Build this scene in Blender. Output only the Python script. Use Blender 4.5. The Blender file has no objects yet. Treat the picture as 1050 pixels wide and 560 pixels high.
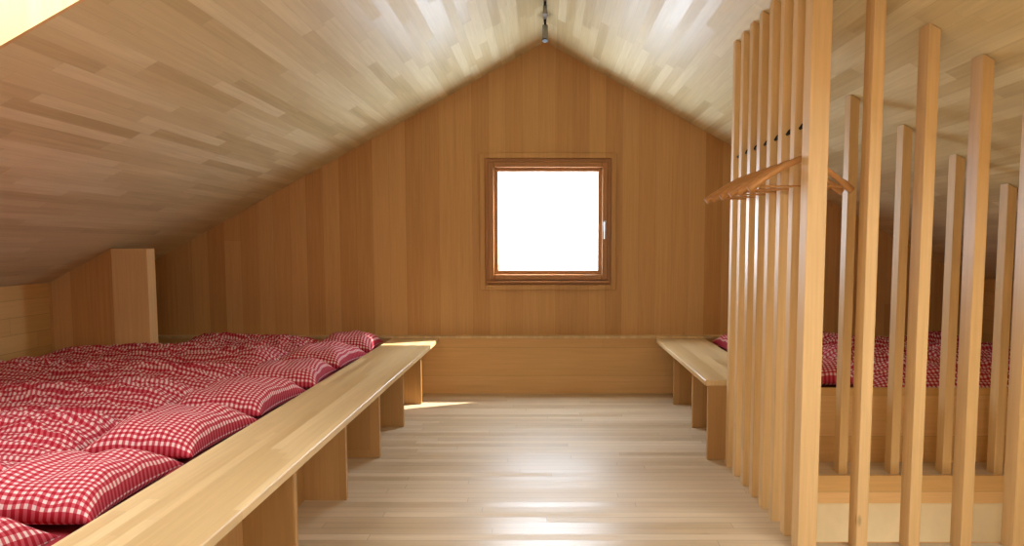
import bpy, bmesh, math, random
from mathutils import Vector, Matrix, noise
random.seed(4)
sc = bpy.context.scene
RIDGE=3.035; SL=0.545; XK=3.7; YB=7.0; YF=-2.0
def ceil(x): return RIDGE-SL*abs(x)
def lin(r,g,b):
    f=lambda c:(c/255/12.92) if c/255<=.04045 else ((c/255+.055)/1.055)**2.4
    return (f(r),f(g),f(b),1)

# ---------------- materials ----------------
def wood(name, cols, lenax='Y', acrossax='X', w=.1, l=1.0, grain=1.0, rough=.45, seam=.55, spec=.4, bump=.15, knots=0.0, seamw=.02):
    m=bpy.data.materials.new(name); m.use_nodes=True
    nt=m.node_tree; N=nt.nodes; L=nt.links
    b=N['Principled BSDF']
    tc=N.new('ShaderNodeTexCoord'); sep=N.new('ShaderNodeSeparateXYZ'); L.new(tc.outputs['Object'],sep.inputs[0])
    def math_(op,a,bv=None,c=None):
        n=N.new('ShaderNodeMath'); n.operation=op
        for i,v in enumerate((a,bv,c)):
            if v is None: continue
            if isinstance(v,(int,float)): n.inputs[i].default_value=v
            else: L.new(v,n.inputs[i])
        return n.outputs[0]
    u=sep.outputs[lenax]
    if len(acrossax)==1: v=sep.outputs[acrossax]
    else: v=math_('ADD',sep.outputs[acrossax[0]],math_('MULTIPLY',sep.outputs[acrossax[1]],1.0))
    v1=math_('ADD',math_('DIVIDE',v,w),100.37)
    row=math_('FLOOR',v1); fv=math_('FRACT',v1)
    wn=N.new('ShaderNodeTexWhiteNoise'); wn.noise_dimensions='1D'; L.new(row,wn.inputs['W'])
    u1=math_('ADD',math_('DIVIDE',u,l),math_('MULTIPLY',wn.outputs['Value'],37.0))
    col=math_('FLOOR',u1); fu=math_('FRACT',u1)
    cmb=N.new('ShaderNodeCombineXYZ'); L.new(row,cmb.inputs[0]); L.new(col,cmb.inputs[1])
    wn2=N.new('ShaderNodeTexWhiteNoise'); wn2.noise_dimensions='2D'; L.new(cmb.outputs[0],wn2.inputs['Vector'])
    r2=wn2.outputs['Value']
    ramp=N.new('ShaderNodeValToRGB'); els=ramp.color_ramp.elements
    n=len(cols)
    els[0].color=lin(*cols[0]); els[0].position=0
    els[1].color=lin(*cols[-1]); els[1].position=1
    for i in range(1,n-1):
        e=els.new(i/(n-1)); e.color=lin(*cols[i])
    gc=N.new('ShaderNodeCombineXYZ')
    L.new(math_('MULTIPLY',u,1.3),gc.inputs[0]); L.new(math_('MULTIPLY',v,38.0),gc.inputs[1]); L.new(math_('MULTIPLY',r2,50.0),gc.inputs[2])
    g=N.new('ShaderNodeTexNoise'); g.inputs['Scale'].default_value=1.6; g.inputs['Detail'].default_value=5; g.inputs['Roughness'].default_value=.6; g.inputs['Distortion'].default_value=.4
    L.new(gc.outputs[0],g.inputs['Vector'])
    gs=math_('MULTIPLY',math_('SUBTRACT',g.outputs[0],.5),.9*grain)
    L.new(math_('ADD',r2,gs),ramp.inputs[0])
    dv=math_('MINIMUM',fv,math_('SUBTRACT',1.0,fv))
    du=math_('MINIMUM',fu,math_('SUBTRACT',1.0,fu))
    sv=math_('LESS_THAN',dv,seamw); su=math_('LESS_THAN',du,.0015/l)
    s=math_('MAXIMUM',sv,su)
    mult=math_('SUBTRACT',1.0,math_('MULTIPLY',s,1-seam))
    fine=math_('ADD',.9,math_('MULTIPLY',g.outputs[0],.2))
    mul2=math_('MULTIPLY',mult,fine)
    if knots>0:
        vc=N.new('ShaderNodeCombineXYZ'); L.new(math_('MULTIPLY',u,1.0),vc.inputs[0]); L.new(math_('MULTIPLY',v,3.0),vc.inputs[1]); L.new(math_('MULTIPLY',r2,9.0),vc.inputs[2])
        vo=N.new('ShaderNodeTexVoronoi'); vo.inputs['Scale'].default_value=1.6; L.new(vc.outputs[0],vo.inputs['Vector'])
        k=N.new('ShaderNodeMapRange'); k.inputs[1].default_value=.02; k.inputs[2].default_value=.05; k.inputs[3].default_value=1-knots; k.inputs[4].default_value=1
        L.new(vo.outputs['Distance'],k.inputs[0]); mul2=math_('MULTIPLY',mul2,k.outputs[0])
    mx=N.new('ShaderNodeMixRGB'); mx.blend_type='MULTIPLY'; mx.inputs[0].default_value=1
    L.new(ramp.outputs[0],mx.inputs[1]); L.new(mul2,mx.inputs[2])
    L.new(mx.outputs[0],b.inputs['Base Color'])
    L.new(math_('ADD',rough-.1,math_('MULTIPLY',r2,.2)),b.inputs['Roughness'])
    b.inputs['Specular IOR Level'].default_value=spec
    bp=N.new('ShaderNodeBump'); bp.inputs['Strength'].default_value=bump; bp.inputs['Distance'].default_value=.004
    L.new(math_('ADD',math_('MULTIPLY',mult,1.0),math_('MULTIPLY',g.outputs[0],.3)),bp.inputs['Height'])
    L.new(bp.outputs[0],b.inputs['Normal'])
    return m
def plain(name,c,rough=.5,metal=0):
    m=bpy.data.materials.new(name); m.use_nodes=True; b=m.node_tree.nodes['Principled BSDF']
    nt=m.node_tree
    n=nt.nodes.new('ShaderNodeTexNoise'); n.inputs['Scale'].default_value=30
    mx=nt.nodes.new('ShaderNodeMixRGB'); mx.blend_type='MULTIPLY'; mx.inputs[0].default_value=.12
    mx.inputs[1].default_value=lin(*c); nt.links.new(n.outputs[0],mx.inputs[2]); nt.links.new(mx.outputs[0],b.inputs['Base Color'])
    b.inputs['Roughness'].default_value=rough; b.inputs['Metallic'].default_value=metal
    return m

M_ceil=wood('ceiling_staves',[(198,182,138),(210,195,152),(214,200,158),(224,212,174)],'Y','X',w=.058,l=1.0,grain=.6,rough=.5,seam=.88,spec=.42,bump=.15)
M_wall=wood('gable_boards',[(194,147,90),(203,157,99),(208,163,106),(214,171,114)],'Z','X',w=.145,l=9,grain=.8,rough=.5,seam=.82,bump=.15,knots=.2,seamw=.01)
M_side=wood('side_boards',[(204,162,98),(216,176,114)],'Y','Z',w=.12,l=3,grain=.7,rough=.5,seam=.7,seamw=.015)
M_low=wood('bench_front_boards',[(218,174,112),(225,182,122),(232,191,134)],'X','Z',w=.25,l=4,grain=.9,rough=.45,seam=.8,seamw=.01)
M_floor=wood('floor_boards',[(196,174,142),(207,186,155),(217,197,167)],'X','Y',w=.075,l=1.9,grain=.6,rough=.47,seam=.66,spec=.55,bump=.1,knots=.15,seamw=.028)
M_bench=wood('bench_staves',[(212,183,134),(222,194,146),(230,204,158)],'Y','X',w=.045,l=1.1,grain=.6,rough=.42,seam=.93,spec=.45,bump=.08)
M_panel=wood('support_panel',[(180,138,84),(196,153,98)],'Z','XY',w=.2,l=4,grain=1.0,rough=.5,seam=.95,knots=.3)
M_post=wood('post_wood',[(212,174,118),(220,184,128),(230,195,142)],'Z','XY',w=.4,l=9,grain=.8,rough=.5,seam=1.0,knots=.35)
M_frame=wood('window_wood',[(174,122,72),(190,136,84)],'Z','XY',w=.3,l=9,grain=.8,rough=.4,seam=1.0)
M_hang=wood('hanger_wood',[(180,126,70),(196,142,84)],'X','Z',w=.3,l=9,grain=.6,rough=.35,seam=1.0)
M_cream=plain('cream_plaster',(236,218,180),.8)
M_black=plain('black_metal',(25,25,27),.4,.6)
M_steel=plain('brushed_steel',(190,190,195),.4,1)
M_grey=plain('grey_lamp',(150,148,142),.6)
M_sheet=plain('mattress_ticking',(150,30,48),.9)
def gingham():
    m=bpy.data.materials.new('gingham_cotton'); m.use_nodes=True; nt=m.node_tree; N=nt.nodes; L=nt.links
    b=N['Principled BSDF']; tc=N.new('ShaderNodeTexCoord'); sep=N.new('ShaderNodeSeparateXYZ'); L.new(tc.outputs['UV'],sep.inputs[0])
    def mm(op,a,bb):
        n=N.new('ShaderNodeMath'); n.operation=op
        for i,v in enumerate((a,bb)):
            if isinstance(v,(int,float)): n.inputs[i].default_value=v
            else: L.new(v,n.inputs[i])
        return n.outputs[0]
    P=.026
    a=mm('LESS_THAN',mm('FRACT',mm('DIVIDE',sep.outputs[0],P),0),.52)
    c=mm('LESS_THAN',mm('FRACT',mm('DIVIDE',sep.outputs[1],P),0),.52)
    s=mm('MULTIPLY',mm('ADD',a,c),.5)
    r=N.new('ShaderNodeValToRGB'); r.color_ramp.interpolation='CONSTANT'
    e=r.color_ramp.elements; e[0].position=0; e[0].color=lin(234,212,214); e[1].position=.3; e[1].color=lin(202,88,104)
    e2=e.new(.8); e2.color=lin(172,30,50)
    L.new(s,r.inputs[0]); L.new(r.outputs[0],b.inputs['Base Color']); b.inputs['Roughness'].default_value=.85
    b.inputs['Specular IOR Level'].default_value=.2
    return m
M_ging=gingham()

# ---------------- mesh helpers ----------------
class B:
    def __init__(s): s.bm=bmesh.new(); s.mats=[]
    def mi(s,m):
        if m not in s.mats: s.mats.append(m)
        return s.mats.index(m)
    def hexa(s,pts,m):
        vs=[s.bm.verts.new(p) for p in pts]; i=s.mi(m)
        for f in ((3,2,1,0),(4,5,6,7),(0,1,5,4),(1,2,6,5),(2,3,7,6),(3,0,4,7)):
            fc=s.bm.faces.new([vs[k] for k in f]); fc.material_index=i
    def box(s,x0,x1,y0,y1,z0,z1,m):
        s.hexa([(x0,y0,z0),(x1,y0,z0),(x1,y1,z0),(x0,y1,z0),(x0,y0,z1),(x1,y0,z1),(x1,y1,z1),(x0,y1,z1)],m)
    def boxc(s,x0,x1,y0,y1,z0,m,gap=.0):
        a=ceil(x0)-gap; c=ceil(x1)-gap
        s.hexa([(x0,y0,z0),(x1,y0,z0),(x1,y1,z0),(x0,y1,z0),(x0,y0,a),(x1,y0,c),(x1,y1,c),(x0,y1,a)],m)
    def slope(s,x0,x1,y0,y1,m,t=.25):
        a=ceil(x0); c=ceil(x1)
        s.hexa([(x0,y0,a),(x1,y0,c),(x1,y1,c),(x0,y1,a),(x0,y0,a+t),(x1,y0,c+t),(x1,y1,c+t),(x0,y1,a+t)],m)
    def tube(s,pts,r,m,seg=8,cap=True):
        pts=[Vector(p) for p in pts]; rings=[]; i=s.mi(m); prev=None
        for k,p in enumerate(pts):
            d=(pts[min(k+1,len(pts)-1)]-pts[max(k-1,0)]).normalized()
            up=Vector((0,0,1)) if abs(d.z)<.9 else Vector((0,1,0))
            if prev is not None: up=prev
            a=d.cross(up).normalized(); c=a.cross(d).normalized(); prev=c
            rr=r[k] if isinstance(r,(list,tuple)) else r
            rings.append([s.bm.verts.new(p+a*math.cos(t)*rr+c*math.sin(t)*rr) for t in [2*math.pi*j/seg for j in range(seg)]])
        for k in range(len(rings)-1):
            for j in range(seg):
                f=s.bm.faces.new([rings[k][j],rings[k][(j+1)%seg],rings[k+1][(j+1)%seg],rings[k+1][j]]); f.material_index=i; f.smooth=True
        if cap:
            for rg in (rings[0],rings[-1]):
                f=s.bm.faces.new(rg); f.material_index=i
    def done(s,name,bevel=0,parent=None):
        bmesh.ops.recalc_face_normals(s.bm,faces=s.bm.faces[:])
        me=bpy.data.meshes.new(name); s.bm.to_mesh(me); s.bm.free()
        for m in s.mats: me.materials.append(m)
        o=bpy.data.objects.new(name,me); sc.collection.objects.link(o)
        if bevel:
            md=o.modifiers.new('bevel','BEVEL'); md.width=bevel; md.segments=1; md.limit_method='ANGLE'
        if parent: o.parent=parent
        return o
def empty(name):
    o=bpy.data.objects.new(name,None); sc.collection.objects.link(o); return o

# ---------------- shell ----------------
PY=3.29
SX0,SX1,SY0,SY1=1.15,2.9,PY+.1,4.43
b=B()
b.box(-XK,SX0,YF,YB,-.15,0,M_floor); b.box(SX0,XK,YF,SY0,-.15,0,M_floor)
b.box(SX0,XK,SY1,YB,-.15,0,M_floor); b.box(SX1,XK,SY0,SY1,-.15,0,M_floor)
b.done('floor')
SKL=(-2.45,-1.2,1.6,2.88); SKR=(1.2,2.3,.9,2.1)
b=B()
for sgn,sk in ((-1,SKL),(1,SKR)):
    xa,xb,ya,yb=sk
    if sgn<0:
        lo,hi=-XK-.2,0
    else: lo,hi=0,XK+.2
    b.slope(lo,hi,YF,ya,M_ceil); b.slope(lo,hi,yb,YB+.1,M_ceil)
    b.slope(lo,xa,ya,yb,M_ceil); b.slope(xb,hi,ya,yb,M_ceil)
b.done('ceiling')
b=B()
for x0,x1,y0,y1 in (SKL,SKR):
    t=.02
    for (a0,a1,c0,c1) in ((x0,x0+t,y0,y1),(x1-t,x1,y0,y1),(x0+t,x1-t,y0,y0+t),(x0+t,x1-t,y1-t,y1)):
        za,zc=ceil(a0),ceil(a1)
        b.hexa([(a0,c0,za),(a1,c0,zc),(a1,c1,zc),(a0,c1,za),(a0,c0,za+.3),(a1,c0,zc+.3),(a1,c1,zc+.3),(a0,c1,za+.3)],M_post)
b.done('trim_1')
b=B(); b.box(-XK-.12,-XK,YF,YB,0,ceil(XK),M_side); b.done('wall_left')
b=B(); b.box(XK,XK+.12,YF,YB,0,ceil(XK),M_side); b.done('wall_right')
WX0,WX1,WZ0,WZ1=-.52,.57,.96,2.045
def gable(name,y0,y1,wx0,wx1,wz0,wz1):
    b=B()
    b.boxc(-XK,wx0,y0,y1,0,M_wall)
    b.boxc(wx1,XK,y0,y1,0,M_wall)
    b.box(wx0,wx1,y0,y1,0,wz0,M_wall)
    b.boxc(wx0,0,y0,y1,wz1,M_wall); b.boxc(0,wx1,y0,y1,wz1,M_wall)
    return b.done(name)
gable('wall_back',YB,YB+.06,WX0,WX1,WZ0,WZ1)
gable('wall_front',YF-.06,YF,-.6,.6,.9,2.0)

def window(name,y,s,x0,x1,z0,z1):
    e=empty(name)
    def fr(b,x0,x1,z0,z1,w,ya,yb,m):
        ya,yb=min(ya,yb),max(ya,yb)
        b.box(x0,x0+w,ya,yb,z0,z1,m); b.box(x1-w,x1,ya,yb,z0,z1,m)
        b.box(x0+w,x1-w,ya,yb,z0,z0+w,m); b.box(x0+w,x1-w,ya,yb,z1-w,z1,m)
    b=B(); fr(b,x0-.05,x1+.05,z0-.05,z1+.05,.045,y,y+s*.022,M_wall); b.done('casing',.003,e)
    b=B(); fr(b,x0-.003,x1+.003,z0-.003,z1+.003,.05,y-s*.058,y+s*.006,M_frame); b.done('jamb',.002,e)
    b=B(); fr(b,x0+.026,x1-.026,z0+.036,z1-.026,.05,y-s*.05,y+s*.03,M_frame); b.done('sash',.006,e)
    b=B(); fr(b,x0+.074,x1-.074,z0+.084,z1-.074,.036,y-s*.045,y+s*.004,M_frame); b.done('glazing_bead',.004,e)
    b=B(); b.box(x0+.01,x1-.01,min(y,y+s*.045),max(y,y+s*.045),z0+.01,z0+.028,M_frame); b.done('sill_drip',.004,e)
    g=bpy.data.materials.get('window_glass')
    if not g:
        g=bpy.data.materials.new('window_glass'); g.use_nodes=True; nt=g.node_tree; nt.nodes.clear()
        o=nt.nodes.new('ShaderNodeOutputMaterial'); t=nt.nodes.new('ShaderNodeBsdfTransparent'); gl=nt.nodes.new('ShaderNodeBsdfGlossy'); gl.inputs['Roughness'].default_value=.02
        mx=nt.nodes.new('ShaderNodeMixShader'); mx.inputs[0].default_value=.06
        nt.links.new(t.outputs[0],mx.inputs[1]); nt.links.new(gl.outputs[0],mx.inputs[2]); nt.links.new(mx.outputs[0],o.inputs[0])
    b=B(); yy=y-s*.02; b.box(x0+.105,x1-.105,yy-.003,yy+.003,z0+.115,z1-.105,g); b.done('glass',0,e)
    b=B(); hx=x1-.052; zc=(z0+z1)/2-.05; yh=y+s*.03
    b.box(hx-.014,hx+.014,min(yh,yh+s*.01),max(yh,yh+s*.01),zc-.03,zc+.06,M_steel)
    b.tube([(hx,yh,zc+.04),(hx,yh+s*.04,zc+.04),(hx,yh+s*.045,zc+.02),(hx,yh+s*.045,zc-.1)],.009,M_steel)
    b.done('handle',0,e)
    return e
window('window_1',YB,-1,WX0,WX1,WZ0,WZ1)
window('window_2',YF,1,-.6,.6,.9,2.0)

BH=.49
b=B(); b.box(-XK,XK,6.93,YB,0,BH-.0,M_low); b.box(-XK,XK,6.90,YB-.0,BH,BH+.02,M_bench)
b.done('trim_2')
b=B(); b.boxc(-XK,-3.22,5.93,5.98,0,M_wall,.001); b.done('wall_stub')
b=B(); b.box(-3.22,-2.95,5.92,6.04,0,1.275,M_post); b.done('boxed_column',.004)

# ---------------- benches ----------------
def bench(name,xf,xi,y0,y1,ys):
    e=empty(name); b=B()
    a,c=min(xf,xi),max(xf,xi)
    b.box(a,c,y0,y1,BH-.035,BH,M_bench); b.done('seat_top',.004,e)
    s=1 if xi>xf else -1
    for i,y in enumerate(ys):
        p=B(); q0,q1=xf+s*.085,xf+s*.3
        if i==0 and s>0: q0=xf+.02
        p.box(min(q0,q1),max(q0,q1),y,y+.035,0,BH-.035,M_panel); p.done('support_%d'%(i+1),.002,e)
    p=B(); q0,q1=xf+s*.3,xf+s*.33
    p.box(min(q0,q1),max(q0,q1),y0+.01,y1,0,BH-.035,M_panel); p.done('recessed_front',0,e)
    return e
bench('bench',-.93,-1.34,-1.2,6.9,[6.45-.825*i for i in range(9)])
bench('bench',.965,1.39,4.74,6.9,[4.75,5.6,6.43])

# ---------------- bed platforms ----------------
def platform(name,x0,x1,y0,y1):
    b=B(); b.box(x0,x1,y0,y1,.0,.33,M_low)
    b.box(x0,x1,y0,y0+.03,.33,.45,M_low)
    return b.done(name)
platform('bed_platform',-XK+.01,-1.345,-1.2,5.915)
b=B(); b.box(-2.94,-1.345,5.92,6.9,0,.33,M_low); b.done('bed_platform')
platform('bed_platform',1.395,XK-.01,4.70,6.9)
def mattress(x0,x1,y0,y1):
    b=B(); b.box(x0,x1,y0,y1,.331,.43,M_sheet); return b.done('mattress',.03)
PZ=.431
def grid_cloth(name,cx,cy,w,d,hfun,z0,rot=0,n=(64,40)):
    bm=bmesh.new(); uvl=bm.loops.layers.uv.new('uv'); nx,ny=n; top=[];bot=[]
    ca,sa=math.cos(rot),math.sin(rot)
    for i in range(nx+1):
        tr=[];br=[]
        for j in range(ny+1):
            u=i/nx*2-1; v=j/ny*2-1
            h,hb,dx,dy=hfun(u,v)
            x=u*w/2+dx; y=v*d/2+dy
            X=cx+x*ca-y*sa; Y=cy+x*sa+y*ca
            t=bm.verts.new((X,Y,z0+h)); tr.append(t)
            if 0<i<nx and 0<j<ny: br.append(bm.verts.new((X,Y,z0+hb)))
            else: br.append(t)
        top.append(tr);bot.append(br)
    def uvf(i,j): return (i/nx*w*1.06,j/ny*d*1.06)
    for i in range(nx):
        for j in range(ny):
            ids=[(i,j),(i+1,j),(i+1,j+1),(i,j+1)]
            f=bm.faces.new([top[a][c] for a,c in ids]); f.smooth=True
            for lp,(a,c) in zip(f.loops,ids): lp[uvl].uv=uvf(a,c)
            vs=[bot[a][c] for a,c in reversed(ids)]
            if set(vs)!=set(f.verts):
                g=bm.faces.new(vs); g.smooth=True
                for lp,(a,c) in zip(g.loops,reversed(ids)): lp[uvl].uv=uvf(a,c)
    me=bpy.data.meshes.new(name); bm.to_mesh(me); bm.free(); me.materials.append(M_ging)
    o=bpy.data.objects.new(name,me); sc.collection.objects.link(o); return o
def pillow(cx,cy,w=.5,d=.62,th=.155,seed=0,rot=0,z0=PZ):
    def f(u,v):
        a=max(0,(1-abs(u)**3.4))*max(0,(1-abs(v)**3.4)); a=a**.55
        dx=-u*.04*(1-v*v)*abs(u)**3 ; dy=-v*.04*(1-u*u)*abs(v)**3
        wr=noise.noise(Vector((u*2.2+seed*3.1,v*2.2,seed)))*.026*a
        wr-=.02*math.exp(-((u*.8+v*.3)/.35)**2)*a*(seed%3==0)
        ed=max(abs(u),abs(v)); wr+=.006*math.sin(14*(u-v)+seed)*ed**3*a
        return .04+a*(th-.04)+wr, .04-a*.039, dx,dy
    return grid_cloth('gingham_pillow',cx,cy,w,d,f,z0,rot,(44,50))
def duvet(cx,cy,w,d,th=.125,seed=0,rot=0,z0=PZ):
    def f(u,v):
        vv=v+.16*math.sin(u*2.3+seed*2.1)*(1-v*v)
        a=(max(0,1-abs(u)**9)*max(0,1-abs(vv)**2.0))**.7
        p=Vector((u*w*1.1+seed*5.3,v*d*1.6,seed*1.7))
        big=noise.noise(p*1.2)*.045
        # creases mostly along the body with slanting cross folds
        q=Vector((p.x*1.3+p.y*.8+noise.noise(p*2)*.9,p.y*4.4,seed))
        rid=max(-.5,1-abs(noise.noise(q))*4.5)*.022
        q2=Vector((p.x*5-p.y*2.5,p.y*5+p.x*1.5,seed+4))
        rid2=max(-.4,1-abs(noise.noise(q2))*4)*.009
        return max(.003,a*(th+big+rid+rid2)),0.001, .02*noise.noise(Vector((v*3,seed,0))), .02*noise.noise(Vector((u*4,seed,3)))
    return grid_cloth('gingham_duvet',cx,cy,w,d,f,z0,rot,(130,72))
mattress(-XK+.02,-1.36,-1.1,5.9); mattress(-2.93,-1.36,5.93,6.88); mattress(1.41,XK-.03,4.75,6.88)
for i in range(10):
    y=6.46-.765*i
    random.seed(i)
    pillow(-1.605,y,seed=i+1,rot=random.uniform(-.1,.1),d=.66,w=.48)
    xl=-2.93 if y>5.7 else -3.62
    xr=-1.88+random.uniform(-.04,.02)
    duvet((xl+xr)/2,y+random.uniform(-.02,.02),xr-xl,.755,seed=i+1,rot=random.uniform(-.015,.015))
for i in range(3):
    y=6.5-.72*i
    pillow(1.68,y,seed=i+21,d=.6)
    duvet(2.75,y,1.6,.71,seed=i+31)

# ---------------- post partition ----------------
rk=empty('slatted_partition')
k=0
for i in range(8):
    y=PY+.185*i; k+=1; p=B()
    if i==0: p.boxc(1.07,1.15,y-.01,y+.08,0,M_post,.002)
    else: p.boxc(1.07,1.118,y,y+.06,0,M_post,.002)
    p.done('post_%d'%k,.002,rk)
for i in range(1,9):
    x=1.10+.222*(i); k+=1; p=B(); p.boxc(x,x+.048,PY,PY+.09,0,M_post,.002); p.done('post_%d'%k,.002,rk)
for i in range(0,8):
    x=1.67+.295*i
    if x>3.5: break
    k+=1; p=B(); p.boxc(x,x+.05,4.44,4.52,0,M_post,.002); p.done('post_%d'%k,.002,rk)
p=B(); p.tube([(1.094,PY+.01,1.80),(1.094,4.62,1.80)],.007,M_black); p.done('hanging_rod',0,rk)

def hanger(x,y,yaw):
    b=B(); zt=1.80
    ca,sa=math.cos(yaw),math.sin(yaw)
    P=lambda a,z,o=0:(x+a*ca-o*sa,y+a*sa+o*ca,z)
    arm=[]
    for t in range(-12,13):
        u=t/12; arm.append(P(u*.225, zt-.135-.13*abs(u)**1.35 , 0.03*abs(u)))
    b.tube(arm,[.011+.005*(1-abs(t/12))+ (.005 if abs(t)>9 else 0) for t in range(-12,13)],M_hang,10)
    b.tube([P(-.2,zt-.25,.024),P(.2,zt-.25,.024)],.005,M_hang,8)
    hk=[P(0,zt-.13),P(0,zt-.07),P(.006,zt-.055),P(.022,zt-.035)]
    for a in range(-40,200,20):
        r=math.radians(a); hk.append(P(.02*math.cos(r)+.002,zt-.010+.022*math.sin(r)))
    b.tube(hk,.004,M_black,6)
    return b.done('coat_hanger')
for i,(dy,yaw) in enumerate([(.125,.05),(.12,-.2),(.125,.16),(.11,.0),(.125,-.12),(.12,.15)]):
    hanger(1.094,PY+.185*i+dy,yaw)

# ---------------- ridge spot on track ----------------
e=empty('track_spotlight')
p=B(); p.box(-.012,.012,3.6,6.3,RIDGE-.035,RIDGE-.014,M_grey); p.done('track',.003,e)
p=B(); p.tube([(0,6.2,RIDGE-.035),(0,6.2,RIDGE-.07)],.008,M_black); p.tube([(0,6.25,RIDGE-.065),(0,6.19,RIDGE-.19)],[.02,.024],M_grey,20)
p.tube([(0,6.191,RIDGE-.188),(0,6.188,RIDGE-.195)],[.024,.021],M_black,20); p.done('lamp_head',0,e)
p=B(); p.tube([(0,5.75,RIDGE-.035),(0,5.75,RIDGE-.06)],.008,M_black); p.tube([(0,5.78,RIDGE-.055),(0,5.74,RIDGE-.13)],[.014,.018],M_grey,20); p.done('lamp_head',0,e)

# ---------------- stairwell ----------------
b=B(); D=-2.6
b.box(SX0-.1,SX0,SY0-.1,SY1+.1,D,-.15,M_cream); b.box(SX1,SX1+.1,SY0-.1,SY1+.1,D,-.15,M_cream)
b.box(SX0,SX1,SY0-.1,SY0,D,-.15,M_cream); b.box(SX0,SX1,SY1,SY1+.1,D,-.15,M_cream)
b.box(SX0-.1,SX1+.1,SY0-.1,SY1+.1,D-.1,D,M_bench); b.done('wall_stairwell')
b=B(); t=.015
b.box(SX0,SX1,SY1-t,SY1,-.16,0,M_low); b.box(SX0,SX0+t,SY0,SY1-t,-.16,0,M_low); b.box(SX0,SX1,SY0,SY0+t,-.16,0,M_low); b.done('trim_3')
b=B()
for i in range(7):
    z=-.36-.34*i+.17; x=SX1-.22*(i+1)
    b.box(x,x+.21,SY0+.02,SY1-.02,z-.04,z,M_bench)
b.done('staircase',.004)

# ---------------- lights ----------------
def area(name,loc,rot,sx,sy,p,c):
    l=bpy.data.lights.new(name,'AREA'); l.shape='RECTANGLE'; l.size=sx; l.size_y=sy; l.energy=p; l.color=c
    o=bpy.data.objects.new(name,l); o.location=loc; o.rotation_euler=rot; sc.collection.objects.link(o); return o
R=math.radians
area('window_daylight',(.025,YB+.12,1.5),(R(-90),0,0),1.2,1.2,100,(.78,.89,1))
area('rear_window_daylight',(0,YF-.12,1.45),(R(90),0,0),1.3,1.2,48,(1,.98,.92))
th=math.atan(SL)
area('skylight_daylight',(-1.85,2.2,ceil(1.85)+.42),(0,-th,0),1.2,1.2,28,(1,.99,.94))
area('skylight_daylight',(1.75,1.5,ceil(1.75)+.42),(0,th,0),1.1,1.2,72,(1,.99,.93))
area('stairwell_fill',(2.0,3.8,-1.2),(R(180),0,0),.8,.6,9,(1,.92,.8))  # unseen fill added to brighten the shaft, no fixture behind it
s=bpy.data.lights.new('sun','SUN'); s.energy=14; s.angle=R(.6); s.color=(1,.9,.74)
o=bpy.data.objects.new('sun',s); o.rotation_euler=Vector((-.86,-.43,-1)).to_track_quat('-Z','Y').to_euler(); o.location=(4,9,6); sc.collection.objects.link(o)
w=bpy.data.worlds.new('world'); sc.world=w; w.use_nodes=True
bg=w.node_tree.nodes['Background']; bg.inputs[0].default_value=(.93,.96,1,1); bg.inputs[1].default_value=1.5

# ---------------- camera ----------------
cam=bpy.data.cameras.new('camera'); co=bpy.data.objects.new('camera',cam); sc.collection.objects.link(co)
F=817; pitch=5.0
cam.sensor_width=36; cam.sensor_fit='HORIZONTAL'; cam.lens=F/1050*36
co.location=(0,0,1.3); co.rotation_euler=(R(90-pitch),0,0)
py=251.5+F*math.tan(R(pitch))
cam.shift_x=-(559-525)/1050; cam.shift_y=(py-280)/1050
cam.clip_start=.02
sc.camera=co
sc.view_settings.view_transform='Standard'
sc.view_settings.look='None'
sc.view_settings.exposure=0
